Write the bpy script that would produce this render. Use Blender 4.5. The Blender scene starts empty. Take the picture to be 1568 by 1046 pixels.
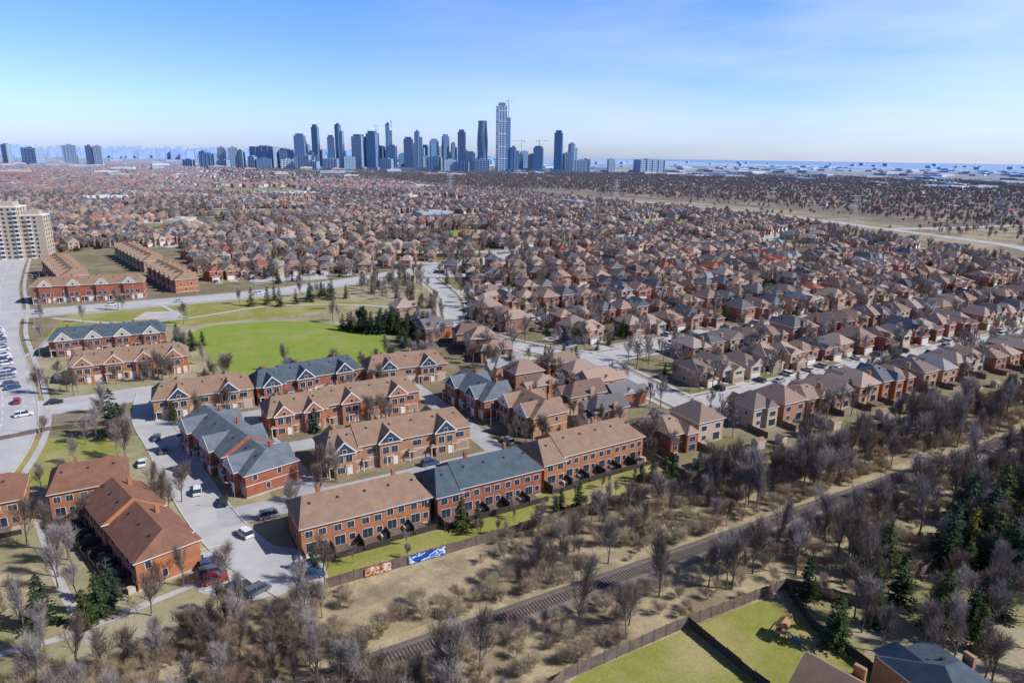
import bpy, math, random
from mathutils import Matrix, Vector
random.seed(11)
rnd=random.random
def U(a,b): return a+(b-a)*rnd()
scene=bpy.context.scene
col=scene.collection
# ------------------------------------------------------------------ materials
def nn(nt,t,**k):
    n=nt.nodes.new(t)
    for a,b in k.items(): setattr(n,a,b)
    return n
def mixc(nt,fac,a,b,blend='MIX'):
    m=nn(nt,'ShaderNodeMix',data_type='RGBA',blend_type=blend)
    for s,v in ((m.inputs[0],fac),(m.inputs[6],a),(m.inputs[7],b)):
        if isinstance(v,bpy.types.NodeSocket): nt.links.new(v,s)
        elif isinstance(v,(int,float)): s.default_value=v
        else: s.default_value=(*v,1)
    return m.outputs[2]
def math_(nt,op,a,b=0.0,c=None):
    m=nn(nt,'ShaderNodeMath',operation=op)
    for s,v in zip(m.inputs,(a,b,c)):
        if v is None: continue
        if isinstance(v,bpy.types.NodeSocket): nt.links.new(v,s)
        else: s.default_value=v
    return m.outputs[0]
def ramp(nt,fac,stops,const=False):
    r=nn(nt,'ShaderNodeValToRGB')
    r.color_ramp.interpolation='CONSTANT' if const else 'LINEAR'
    e=r.color_ramp.elements
    while len(e)>1: e.remove(e[-1])
    for i,(p,c) in enumerate(stops):
        if i==0: q=e[0]; q.position=p
        else: q=e.new(p)
        q.color=(c,c,c,1) if isinstance(c,(int,float)) else (*c,1)
    nt.links.new(fac,r.inputs[0]); return r.outputs[0]
def noise(nt,vec,scale,detail=3,rough=.6):
    n=nn(nt,'ShaderNodeTexNoise'); n.inputs['Scale'].default_value=scale
    n.inputs['Detail'].default_value=detail; n.inputs['Roughness'].default_value=rough
    nt.links.new(vec,n.inputs['Vector']); return n.outputs[0]
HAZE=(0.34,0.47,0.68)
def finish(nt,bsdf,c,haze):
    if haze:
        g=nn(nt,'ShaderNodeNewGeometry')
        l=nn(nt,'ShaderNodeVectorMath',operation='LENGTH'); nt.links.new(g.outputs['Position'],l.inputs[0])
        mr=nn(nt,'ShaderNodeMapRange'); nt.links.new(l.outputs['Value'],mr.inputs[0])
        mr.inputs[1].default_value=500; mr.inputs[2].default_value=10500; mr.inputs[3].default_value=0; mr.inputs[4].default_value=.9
        c=mixc(nt,mr.outputs[0],c,HAZE)  # aerial haze painted into the base colour, stronger with distance from origin
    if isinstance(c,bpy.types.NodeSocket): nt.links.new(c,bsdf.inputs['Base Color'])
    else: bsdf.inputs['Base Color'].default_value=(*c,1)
def newmat(name,rough=.9,spec=.3):
    m=bpy.data.materials.new(name); m.use_nodes=True; nt=m.node_tree
    b=nt.nodes['Principled BSDF']; b.inputs['Roughness'].default_value=rough
    b.inputs['Specular IOR Level'].default_value=spec
    return m,nt,b
def mat(name,c1,c2=None,scale=.5,rough=.9,haze=True,rand=None,shift=0.0,spec=.2,fine=0.15,metal=0):
    m,nt,b=newmat(name,rough,spec)
    b.inputs['Metallic'].default_value=metal
    g=nn(nt,'ShaderNodeNewGeometry')
    c=c1
    if rand:
        oi=nn(nt,'ShaderNodeObjectInfo')
        f=math_(nt,'FRACT',math_(nt,'MULTIPLY_ADD',oi.outputs['Random'],7.31+shift*5,shift))
        c=ramp(nt,f,[(i/len(rand),x) for i,x in enumerate(rand)],True)
    if c2: 
        n=noise(nt,g.outputs['Position'],scale)
        c=mixc(nt,ramp(nt,n,[(.35,0.),(.65,1.)]),c,c2)
    if fine:
        n2=noise(nt,g.outputs['Position'],scale*7+1.5,4,.7)
        v=math_(nt,'MULTIPLY_ADD',n2,fine*4,1-fine*2)
        cc=nn(nt,'ShaderNodeCombineXYZ'); 
        for i in range(3): nt.links.new(v,cc.inputs[i])
        c=mixc(nt,1.0,c,cc.outputs[0],'MULTIPLY')
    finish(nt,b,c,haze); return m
BRN=[(.26,.18,.14),(.20,.14,.11),(.32,.24,.19),(.12,.11,.11),(.24,.165,.13),(.15,.145,.15),(.29,.22,.18),(.16,.10,.08),(.08,.085,.1),(.27,.2,.165),(.3,.24,.2),(.17,.13,.115),(.25,.24,.24),(.22,.15,.12),(.27,.19,.14),(.10,.10,.11),(.19,.13,.10),(.31,.22,.165),(.11,.12,.14),(.23,.16,.12),(.25,.08,.055),(.24,.17,.13),(.21,.15,.12),(.14,.125,.12),(.3,.21,.17),(.10,.10,.115)]
BRN=[tuple(min(.6,v*1.17) for v in c) for c in BRN]
WAL=[(.40,.19,.12),(.33,.13,.08),(.46,.32,.22),(.38,.2,.14),(.43,.27,.18),(.42,.17,.09),(.36,.16,.11),(.45,.26,.18),(.3,.12,.08),(.48,.38,.29)]
m_roofR=mat('roof_shingles_mixed',BRN[0],rand=BRN,fine=.14,scale=.4)
m_wallR=mat('house_brick_mixed',WAL[0],rand=WAL,shift=.37,fine=.08,scale=.5)
m_trim=mat('white_trim',(.72,.70,.66),fine=.04)
m_glass=mat('window_glass',(.03,.045,.07),rough=.12,spec=.6,fine=0,haze=True)
m_gar=mat('garage_door_paint',(.62,.58,.52),rand=[(.65,.62,.56),(.5,.42,.34),(.7,.7,.68),(.35,.25,.2)],shift=.6,fine=.05)
m_conc=mat('light_concrete',(.50,.48,.46),(.42,.40,.39),scale=.2,fine=.06)
m_road=mat('bleached_asphalt',(.50,.49,.49),(.41,.405,.41),scale=.12,fine=.08)
m_asph=mat('lane_asphalt',(.43,.43,.44),(.35,.35,.36),scale=.15,fine=.08)
m_kerb=mat('kerb_concrete',(.52,.50,.47),fine=.05)
m_paint=mat('road_paint',(.75,.75,.72),fine=.05)
m_brickO=mat('orange_brick',(.46,.195,.09),(.36,.145,.07),scale=.8,fine=.14)
m_brickR=mat('red_brick',(.37,.135,.08),(.29,.10,.06),scale=.8,fine=.14)
m_brickT=mat('tan_brick',(.44,.25,.14),(.37,.20,.11),scale=.8,fine=.12)
m_rBrown=mat('brown_shingles',(.295,.195,.135),(.245,.16,.112),scale=.5,fine=.16)
m_rGrey=mat('blue_grey_shingles',(.09,.12,.145),(.065,.088,.11),scale=.5,fine=.16)
m_rLGrey=mat('grey_shingles',(.15,.175,.2),(.11,.13,.15),scale=.5,fine=.16)
m_rRed=mat('red_brown_shingles',(.25,.12,.08),(.19,.095,.065),scale=.5,fine=.16)
m_navy=mat('dark_siding',(.05,.065,.09),fine=.05)
m_side=mat('cream_siding',(.5,.44,.36),fine=.05)
m_wood=mat('weathered_fence_wood',(.20,.15,.12),(.13,.10,.085),scale=.8,fine=.2)
m_deck=mat('dark_privacy_screen',(.06,.05,.045),fine=.1)
m_bark=mat('grey_bark',(.17,.135,.115),(.12,.095,.08),scale=.8,fine=.15,rand=[(.24,.2,.175),(.2,.16,.135),(.29,.255,.23),(.22,.175,.145)])
m_twig=mat('bare_twigs',(.2,.15,.125),fine=.15,scale=.3,rand=[(.25,.20,.165),(.2,.155,.125),(.38,.33,.305),(.23,.18,.14),(.31,.265,.24),(.19,.145,.115)])
m_twigd=mat('suburb_tree_twigs',(.18,.14,.115),fine=.15,scale=.3,rand=[(.27,.22,.185),(.22,.175,.145),(.34,.29,.26),(.28,.225,.18),(.38,.33,.30)])
m_twigf=mat('far_woodland_twigs',(.24,.19,.16),fine=.15,scale=.02,rand=[(.27,.20,.155),(.22,.165,.13),(.33,.26,.21),(.28,.21,.165),(.36,.30,.26)])
m_shrub=mat('tan_brush_twigs',(.26,.19,.12),fine=.15,rand=[(.44,.35,.24),(.36,.28,.2),(.5,.42,.28),(.34,.24,.19)])
m_need=mat('conifer_needles',(.035,.06,.022),fine=.3,scale=.4,rand=[(.03,.055,.02),(.045,.07,.025),(.035,.06,.035),(.06,.08,.02)])
m_lime=mat('yellow_green_needles',(.14,.14,.02),fine=.3,scale=.4)
m_rock=mat('rail_ballast',(.22,.19,.17),(.16,.14,.125),scale=.6,fine=.25)
m_steel=mat('rail_steel',(.25,.22,.2),rough=.4,metal=.6,fine=.05)
m_sleep=mat('timber_sleeper',(.08,.06,.05),fine=.2)
m_tyre=mat('tyre_rubber',(.02,.02,.02),fine=0)
m_car=mat('car_paint',(.6,.6,.6),rough=.3,spec=.5,fine=0,rand=[(.75,.75,.75),(.03,.03,.035),(.35,.36,.38),(.75,.75,.75),(.12,.13,.15),(.4,.03,.03),(.5,.5,.52),(.04,.08,.2)])
m_pole=mat('galvanised_metal',(.35,.35,.36),rough=.5,fine=0)
def grass(name,g1,g2,dry,s=.05,dryamt=.5):
    m,nt,b=newmat(name,1,.1)
    g=nn(nt,'ShaderNodeNewGeometry'); P=g.outputs['Position']
    n1=noise(nt,P,s,5,.6); n2=noise(nt,P,s*6,4,.7); n3=noise(nt,P,2.2,3,.8)
    c=mixc(nt,ramp(nt,n2,[(.35,0.),(.65,1.)]),g1,g2)
    c=mixc(nt,ramp(nt,n1,[(.62-dryamt*.3,0.),(.78-dryamt*.3,1.)]),c,dry)
    v=math_(nt,'MULTIPLY_ADD',n3,1.0,.5)
    cc=nn(nt,'ShaderNodeCombineXYZ')
    for i in range(3): nt.links.new(v,cc.inputs[i])
    c=mixc(nt,1.0,c,cc.outputs[0],'MULTIPLY')
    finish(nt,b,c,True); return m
m_lawn=grass('spring_lawn',(.22,.235,.05),(.29,.275,.08),(.36,.31,.14),.05,.5)
m_field=grass('park_field_grass',(.20,.275,.045),(.25,.30,.06),(.33,.31,.11),.03,.35)
m_dry=grass('dry_grass',(.42,.35,.22),(.32,.26,.16),(.22,.18,.11),.03,.6)
m_yard=grass('yard_ground',(.23,.22,.09),(.33,.29,.18),(.38,.33,.23),.06,.6)
m_wood_fl=grass('woodland_floor',(.21,.16,.12),(.165,.125,.095),(.34,.27,.18),.012,.4)
m_scrub=grass('corridor_brush_floor',(.46,.38,.24),(.33,.265,.17),(.24,.19,.125),.09,.5)
def ground_mat():
    m,nt,b=newmat('ground_terrain',1,.1)
    g=nn(nt,'ShaderNodeNewGeometry'); P=g.outputs['Position']
    n1=noise(nt,P,.06,4,.7); n2=noise(nt,P,.004,4,.7); n3=noise(nt,P,.5,4,.8)
    c=mixc(nt,ramp(nt,n1,[(.4,0.),(.6,1.)]),(.19,.18,.08),(.28,.235,.17))
    c=mixc(nt,ramp(nt,n2,[(.5,0.),(.62,1.)]),c,(.18,.145,.115))
    v=math_(nt,'MULTIPLY_ADD',n3,.9,.5)
    cc=nn(nt,'ShaderNodeCombineXYZ')
    for i in range(3): nt.links.new(v,cc.inputs[i])
    c=mixc(nt,1.0,c,cc.outputs[0],'MULTIPLY')
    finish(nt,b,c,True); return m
m_ground=ground_mat()
# ------------------------------------------------------------------ mesh builder
class MB:
    def __init__(s): s.v=[];s.f=[];s.m=[];s.mats=[];s.T=None
    def mi(s,m):
        if m not in s.mats: s.mats.append(m)
        return s.mats.index(m)
    def face(s,pts,m):
        n=len(s.v)
        if s.T is not None: pts=[tuple(s.T@Vector(p)) for p in pts]
        s.v.extend(pts); s.f.append(tuple(range(n,n+len(pts)))); s.m.append(s.mi(m))
    def box(s,x0,x1,y0,y1,z0,z1,m,bot=False):
        a=[(x0,y0,z0),(x1,y0,z0),(x1,y1,z0),(x0,y1,z0),(x0,y0,z1),(x1,y0,z1),(x1,y1,z1),(x0,y1,z1)]
        for q in ((0,1,5,4),(1,2,6,5),(2,3,7,6),(3,0,4,7),(4,5,6,7)): s.face([a[i] for i in q],m)
        if bot: s.face([a[i] for i in (3,2,1,0)],m)
    def roof(s,x0,x1,y0,y1,z,h,hl,hr,rm,wm,ov=.45,axis='x',tm=None):
        # ridge along x ; hl/hr hip run (0 = gable)
        tm=tm or m_trim
        if axis=='y':
            def X(p): return (p[1],p[0],p[2])
            x0,x1,y0,y1=y0,y1,x0,x1
        else:
            def X(p): return p
        ym=(y0+y1)/2
        X0,X1,Y0,Y1=x0-ov,x1+ov,y0-ov,y1+ov; zl=z; t=.2
        def F(pts,m):
            pts=[X(p) for p in pts]
            if axis=='y': pts=pts[::-1]
            s.face(pts,m)
        F([(X0,Y0,zl),(X1,Y0,zl),(X1,Y0,zl+t),(X0,Y0,zl+t)],tm)
        F([(X1,Y1,zl),(X0,Y1,zl),(X0,Y1,zl+t),(X1,Y1,zl+t)],tm)
        F([(X0,Y1,zl),(X0,Y0,zl),(X0,Y0,zl+t),(X0,Y1,zl+t)],tm)
        F([(X1,Y0,zl),(X1,Y1,zl),(X1,Y1,zl+t),(X1,Y0,zl+t)],tm)
        F([(X0,Y1,zl),(X1,Y1,zl),(X1,Y0,zl),(X0,Y0,zl)],tm)
        zb=zl+t; zr=z+t+h
        rl=(X0+hl if hl>0 else X0,ym,zr); rr=(X1-hr if hr>0 else X1,ym,zr)
        F([(X0,Y0,zb),(X1,Y0,zb),rr,rl],rm)
        F([(X1,Y1,zb),(X0,Y1,zb),rl,rr],rm)
        F([(X0,Y1,zb),(X0,Y0,zb),rl],rm if hl>0 else wm)
        F([(X1,Y0,zb),(X1,Y1,zb),rr],rm if hr>0 else wm)
    def win(s,side,a,b,z0,z1,pos,frame=None,glass=None,mull=1):
        # side: 'f' faces -y, 'b' +y, 'l' -x, 'r' +x ; pos = wall plane
        fr=frame or m_trim; gl=glass or m_glass
        def bx(a0,a1,zz0,zz1,d0,d1,m):
            if side=='f': s.box(a0,a1,pos-d1,pos+.02,zz0,zz1,m,True)
            elif side=='b': s.box(a0,a1,pos-.02,pos+d1,zz0,zz1,m,True)
            elif side=='l': s.box(pos-d1,pos+.02,a0,a1,zz0,zz1,m,True)
            else: s.box(pos-.02,pos+d1,a0,a1,zz0,zz1,m,True)
        bx(a-.07,b+.07,z0-.08,z1+.07,0,.05,fr)
        w=(b-a)/(mull+1)
        for i in range(mull+1):
            bx(a+i*w+.03,a+(i+1)*w-.03,z0,z1,0,.075,gl)
    def mesh(s,name):
        me=bpy.data.meshes.new(name); me.from_pydata(s.v,[],s.f)
        for m in s.mats: me.materials.append(m)
        me.polygons.foreach_set('material_index',s.m); me.update(); return me
    def obj(s,name,loc=(0,0,0),rz=0):
        return place(s.mesh(name),name,loc,rz)
def place(me,name,loc=(0,0,0),rz=0,sc=1,parent=None):
    o=bpy.data.objects.new(name,me); o.location=loc; o.rotation_euler=(0,0,rz)
    o.scale=(sc,sc,sc) if isinstance(sc,(int,float)) else sc
    col.objects.link(o)
    if parent: o.parent=parent
    return o
def poly(name,pts,z,m,parent=None):
    mb=MB(); mb.face([(p[0],p[1],z) for p in pts],m); return mb.obj(name)
def smooth(pts,n=6):
    out=[]
    P=[pts[0]]+list(pts)+[pts[-1]]
    for i in range(1,len(P)-2):
        p0,p1,p2,p3=P[i-1],P[i],P[i+1],P[i+2]
        for k in range(n):
            t=k/n
            out.append(tuple(.5*((2*p1[j])+(-p0[j]+p2[j])*t+(2*p0[j]-5*p1[j]+4*p2[j]-p3[j])*t*t+(-p0[j]+3*p1[j]-3*p2[j]+p3[j])*t**3) for j in (0,1)))
    out.append(tuple(pts[-1])); return out
def offs(pts,d):
    r=[]
    for i,p in enumerate(pts):
        a=pts[max(0,i-1)]; b=pts[min(len(pts)-1,i+1)]
        dx,dy=b[0]-a[0],b[1]-a[1]; l=math.hypot(dx,dy) or 1
        r.append((p[0]-dy/l*d,p[1]+dx/l*d))
    return r
def strip(mb,pts,w,z,m,off=0,h=0):
    L=offs(pts,off+w/2); R=offs(pts,off-w/2)
    for i in range(len(pts)-1):
        mb.face([(*R[i],z),(*R[i+1],z),(*L[i+1],z),(*L[i],z)],m)
        if h:
            mb.face([(*R[i],z-h),(*R[i+1],z-h),(*R[i+1],z),(*R[i],z)],m)
            mb.face([(*L[i+1],z-h),(*L[i],z-h),(*L[i],z),(*L[i+1],z)],m)
roads=[]
def road(name,pts,w,m=None,kerb=True,walk=True,line=False,z=.03):
    pts=smooth(pts); roads.append((pts,w/2)); m=m or m_road
    mb=MB(); strip(mb,pts,w,z,m)
    if kerb:
        for sgn in (1,-1): strip(mb,pts,.3,z+.12,m_kerb,off=sgn*(w/2+.15),h=.14)
    if walk:
        for sgn in (1,-1): strip(mb,pts,1.6,z+.06,m_conc,off=sgn*(w/2+2.6),h=.08)
    if line:
        for i in range(0,len(pts)-1):
            a,b=pts[i],pts[i+1]; l=math.hypot(b[0]-a[0],b[1]-a[1]); n=max(1,int(l/6))
            for k in range(n):
                t0=k/n; t1=t0+.5/n
                seg=[(a[0]+(b[0]-a[0])*t,a[1]+(b[1]-a[1])*t) for t in (t0,t1)]
                strip(mb,seg,.18,z+.004,m_paint)
    return mb.obj(name)
def droad(x,y):
    best=1e9
    for pts,hw in roads:
        for i in range(0,len(pts)-1,1):
            a,b=pts[i],pts[i+1]
            dx,dy=b[0]-a[0],b[1]-a[1]; L=dx*dx+dy*dy or 1
            t=max(0,min(1,((x-a[0])*dx+(y-a[1])*dy)/L))
            d=math.hypot(x-a[0]-t*dx,y-a[1]-t*dy)-hw
            if d<best: best=d
    return best
rects=[]
def inrect(x,y,mar=2):
    for cx,cy,hl,hd,an in rects:
        dx,dy=x-cx,y-cy; c,s=math.cos(an),math.sin(an)
        if abs(dx*c+dy*s)<hl+mar and abs(-dx*s+dy*c)<hd+mar: return True
    return False
def inpoly(x,y,P):
    r=False; j=len(P)-1
    for i in range(len(P)):
        if (P[i][1]>y)!=(P[j][1]>y) and x<(P[j][0]-P[i][0])*(y-P[i][1])/(P[j][1]-P[i][1])+P[i][0]: r=not r
        j=i
    return r
def visible(x,y,mar=30):
    # only build the part of the city the viewpoint could plausibly see
    vx,vy=.492,.870; f=x*vx+y*vy; r=x*vy-y*vx
    return f>20 and abs(r)<f*.80+mar
# ------------------------------------------------------------------ ground, sheets, roads
S=60000
gb=MB(); gb.face([(-S,-S,0),(S,-S,0),(S,S,0),(-S,S,0)],m_ground); gb.obj('ground')
mw,nt,b=newmat('lake_water',.25,.5); b.inputs['Base Color'].default_value=(.09,.22,.42,1)
poly('lake_water',[(7300,-6000),(8000,3400),(11500,11000),(19500,26500),(50000,59000),(59000,59000),(59000,-6000)],.5,mw)
poly('rail_corridor_grass',[(-80,60),(900,60),(900,107.8),(-80,109)],.012,m_scrub)
poly('backyard_lawn',[(22,108.6),(112,110.4),(112,124.5),(79,124.5),(79,121),(22,121)],.012,m_lawn)
poly('fenced_yard_grass',[(40,30),(74,30),(74,69.6),(52,69.6),(40,66)],.02,m_lawn)
poly('fenced_yard_grass',[(74.1,30),(92,30),(92,69),(74.1,69.6)],.02,m_lawn)
poly('fenced_yard_ground',[(92.1,20),(420,20),(420,59.9),(104,59.9),(97,69),(92.1,69)],.02,m_yard)
poly('townhouse_common_grass',[(-60,109.1),(21.9,109),(21.9,150),(12,200),(-60,205)],.012,m_yard)
FIELD=smooth([(19,312),(30,325),(62,318),(84,296),(92,268),(88,248),(71,236),(52,238),(38,250),(28,238),(24,262),(19,312)],4)
poly('park_field',FIELD[:-1],.022,m_field)
poly('park_grass',[(-38,296),(-28,378),(58,380),(165,418),(150,330),(120,316),(96,300),(96,240),(88,232),(-30,245)],.010,m_yard)
poly('boulevard_lawn',[(-30,212),(-12,205),(-7,190),(-12,176),(-40,180),(-32,200)],.02,m_lawn)
poly('park_lawn',[(-34,328),(-30,372),(10,378),(60,376),(110,340),(60,330),(12,330)],.016,m_lawn)
WOODS=[(760,-100),(700,200),(730,420),(900,520),(960,800),(900,1300),(700,1500),(300,1700),(350,3600),(2600,2600),(3300,900),(3000,-300)]
poly('woodland_ground',WOODS,.01,m_wood_fl)
poly('hydro_corridor_grass',smooth([(650,300),(720,480),(800,700),(790,960),(700,1180),(560,1330),(600,1400),(760,1270),(880,980),(900,720),(830,480),(1100,460),(1100,400),(760,340)],3),.03,m_dry)
poly('school_field_grass',[(180,1330),(300,1300),(330,1560),(190,1620)],.03,m_dry)
poly('school_field_lawn',[(200,1440),(290,1420),(300,1500),(205,1520)],.05,m_field)
road('main_road',[(-140,384),(-55,387),(0,388),(58,391),(110,405),(168,428),(298,478),(420,520)],15,line=True,z=.024)
road('boulevard_road',[(-76,680),(-72,583),(-65,471),(-57,400),(-53,345),(-45,290),(-38,240),(-37,205),(-44,160)],17,line=True,z=.036)
road('cross_street',[(-37,238),(-15,237),(0,238),(8,230)],15,walk=False,kerb=False,z=.029)
road('townhouse_lane',[(2,240),(0,215),(3,190),(6,165),(9,145),(13,128),(20,112)],9,walk=False,z=.034)
road('townhouse_lane',[(10,143),(40,143),(80,144)],8,m=m_asph,walk=False,kerb=False,z=.038)
road('townhouse_lane',[(31,143),(28,170),(24,203)],6,m=m_asph,walk=False,kerb=False,z=.042)
road('townhouse_lane',[(30,174),(55,174),(79,176)],7,m=m_asph,walk=False,kerb=False,z=.039)
road('townhouse_lane',[(2,203),(30,203),(79,202)],7,m=m_asph,walk=False,kerb=False,z=.046)
road('townhouse_lane',[(79,144),(79,175),(78,210)],6,m=m_asph,walk=False,kerb=False,z=.050)
road('collector_street',[(148,149),(150,185),(152,206),(141,222),(130,250),(128,275),(136,300),(150,335),(160,380),(168,428)],9,z=.034)
road('crescent_street',[(152,206),(175,206),(205,209)],9,z=.040)
road('distant_expressway',[(640,250),(725,330),(765,480),(815,700),(805,960),(715,1190),(560,1345),(300,1480)],16,kerb=False,walk=False,z=.06)
road('distant_expressway',[(765,480),(1000,440),(1500,420),(2600,500)],14,kerb=False,walk=False,z=.066)
roads.pop(); roads.pop()
pk=MB()
pk.T=Matrix.Translation((0,0,.02))
pk.face([(11,111,0),(25,111,0),(26,120,0),(18,128,0),(8,132,0),(4,131,0),(4,118,0)],m_road)
for i in range(7):
    pk.box(5+i*.1,9.5,118.0+i*2.4,118.1+i*2.4,.0,.052,m_paint)
pk.obj('parking_lot_pavement')
fp=MB()
for pts,w in (([(-23,160),(-21,150),(-17,130),(-12,112)],1.6),([(-30,116),(-17,115.5),(-12,116.5),(4,121)],1.5),([(-34,372),(-10,350),(20,345),(56,356),(80,350),(106,335),(124,312)],2.5),([(20,345),(14,372),(12,380)],2),([(-40,300),(-28,330),(-10,350)],2)):
    strip(fp,smooth(pts),w,.045,m_conc)
fp.face([(-2,352,.05),(16,346,.05),(22,362,.05),(4,368,.05)],m_conc)
fp.obj('park_footpath')
# railway
rb=MB(); X0,X1=-80,800
rb.face([(X0,83,.02),(X1,83,.02),(X1,84.4,.42),(X0,84.4,.42)],m_rock)
rb.face([(X0,84.4,.42),(X1,84.4,.42),(X1,87.6,.42),(X0,87.6,.42)],m_rock)
rb.face([(X0,87.6,.42),(X1,87.6,.42),(X1,89,.02),(X0,89,.02)],m_rock)
for i in range(700): 
    x=0+i*.62; rb.box(x,x+.24,84.7,87.3,.4,.48,m_sleep)
for y in (85.25,86.68): rb.box(X0,X1,y,y+.08,.48,.64,m_steel)
rb.obj('railway_track')
sp=MB(); strip(sp,smooth([(-60,92.5),(20,92),(60,93.5),(100,92),(180,93),(400,92)]),2.6,.02,m_dry); sp.obj('dirt_service_path')
# fences
def fence(name,pts,h=1.9,m=None,skip=None):
    m=m or m_wood; mb=MB()
    for i in range(len(pts)-1):
        a,b=pts[i],pts[i+1]; L=math.hypot(b[0]-a[0],b[1]-a[1]); n=max(1,int(L/2.4)); an=math.atan2(b[1]-a[1],b[0]-a[0])
        for k in range(n):
            x=a[0]+(b[0]-a[0])*k/n; y=a[1]+(b[1]-a[1])*k/n; w=L/n
            mb.T=Matrix.Translation((x,y,0))@Matrix.Rotation(an,4,'Z')
            hh=h+U(-.12,.12)
            mb.box(.06,w-.06,-.025,.025,.05,hh,m); mb.box(-.06,.06,-.07,.07,0,hh+.18,m)
            mb.box(.06,w-.06,-.05,-.026,hh-.25,hh-.15,m)
    mb.T=None; return mb.obj(name)
fence('wooden_fence',[(24,108.5),(49,108.5),(113,109.5),(200,108),(420,108)],2.1)
fence('wooden_fence',[(40,66),(49,69.6),(74,70),(97,69.4),(104,60)],2.1)
fence('wooden_fence',[(74,69.8),(74,56),(75,44)],1.8,m_deck)
fence('wooden_fence',[(97,69.4),(92,60),(91,44)],1.8,m_deck)
fence('wooden_fence',[(112,110),(112,128)],1.8); fence('wooden_fence',[(104,60),(160,60),(420,60)],1.9)
fence('wooden_fence',[(-36,214),(-24,216),(-10,213)],1.2)
def graffiti(name,x0,x1,c1,c2,c3):
    m,nt,b=newmat(name+'_paint',.6)
    g=nn(nt,'ShaderNodeNewGeometry')
    mp=nn(nt,'ShaderNodeMapping'); mp.inputs['Scale'].default_value=(1.1,1,1.3); nt.links.new(g.outputs['Position'],mp.inputs[0])
    n=noise(nt,mp.outputs[0],.9,1,.4)
    c=ramp(nt,n,[(0,c1),(.44,c2),(.52,c1),(.6,c3)],True); finish(nt,b,c,False)
    mb=MB(); x=x0
    while x<x1-.3:
        mb.box(x,min(x+1.1,x1),-.05,0,.25,1.95+.1*math.sin(x*3),m,True); x+=1.14
    return mb.obj(name,(0,108.28,0))
graffiti('graffiti_panel',39.5,47,(.05,.18,.6),(.75,.8,.85),(.02,.06,.3))
graffiti('graffiti_panel',31,36,(.5,.16,.06),(.7,.6,.5),(.2,.08,.05))
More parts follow.
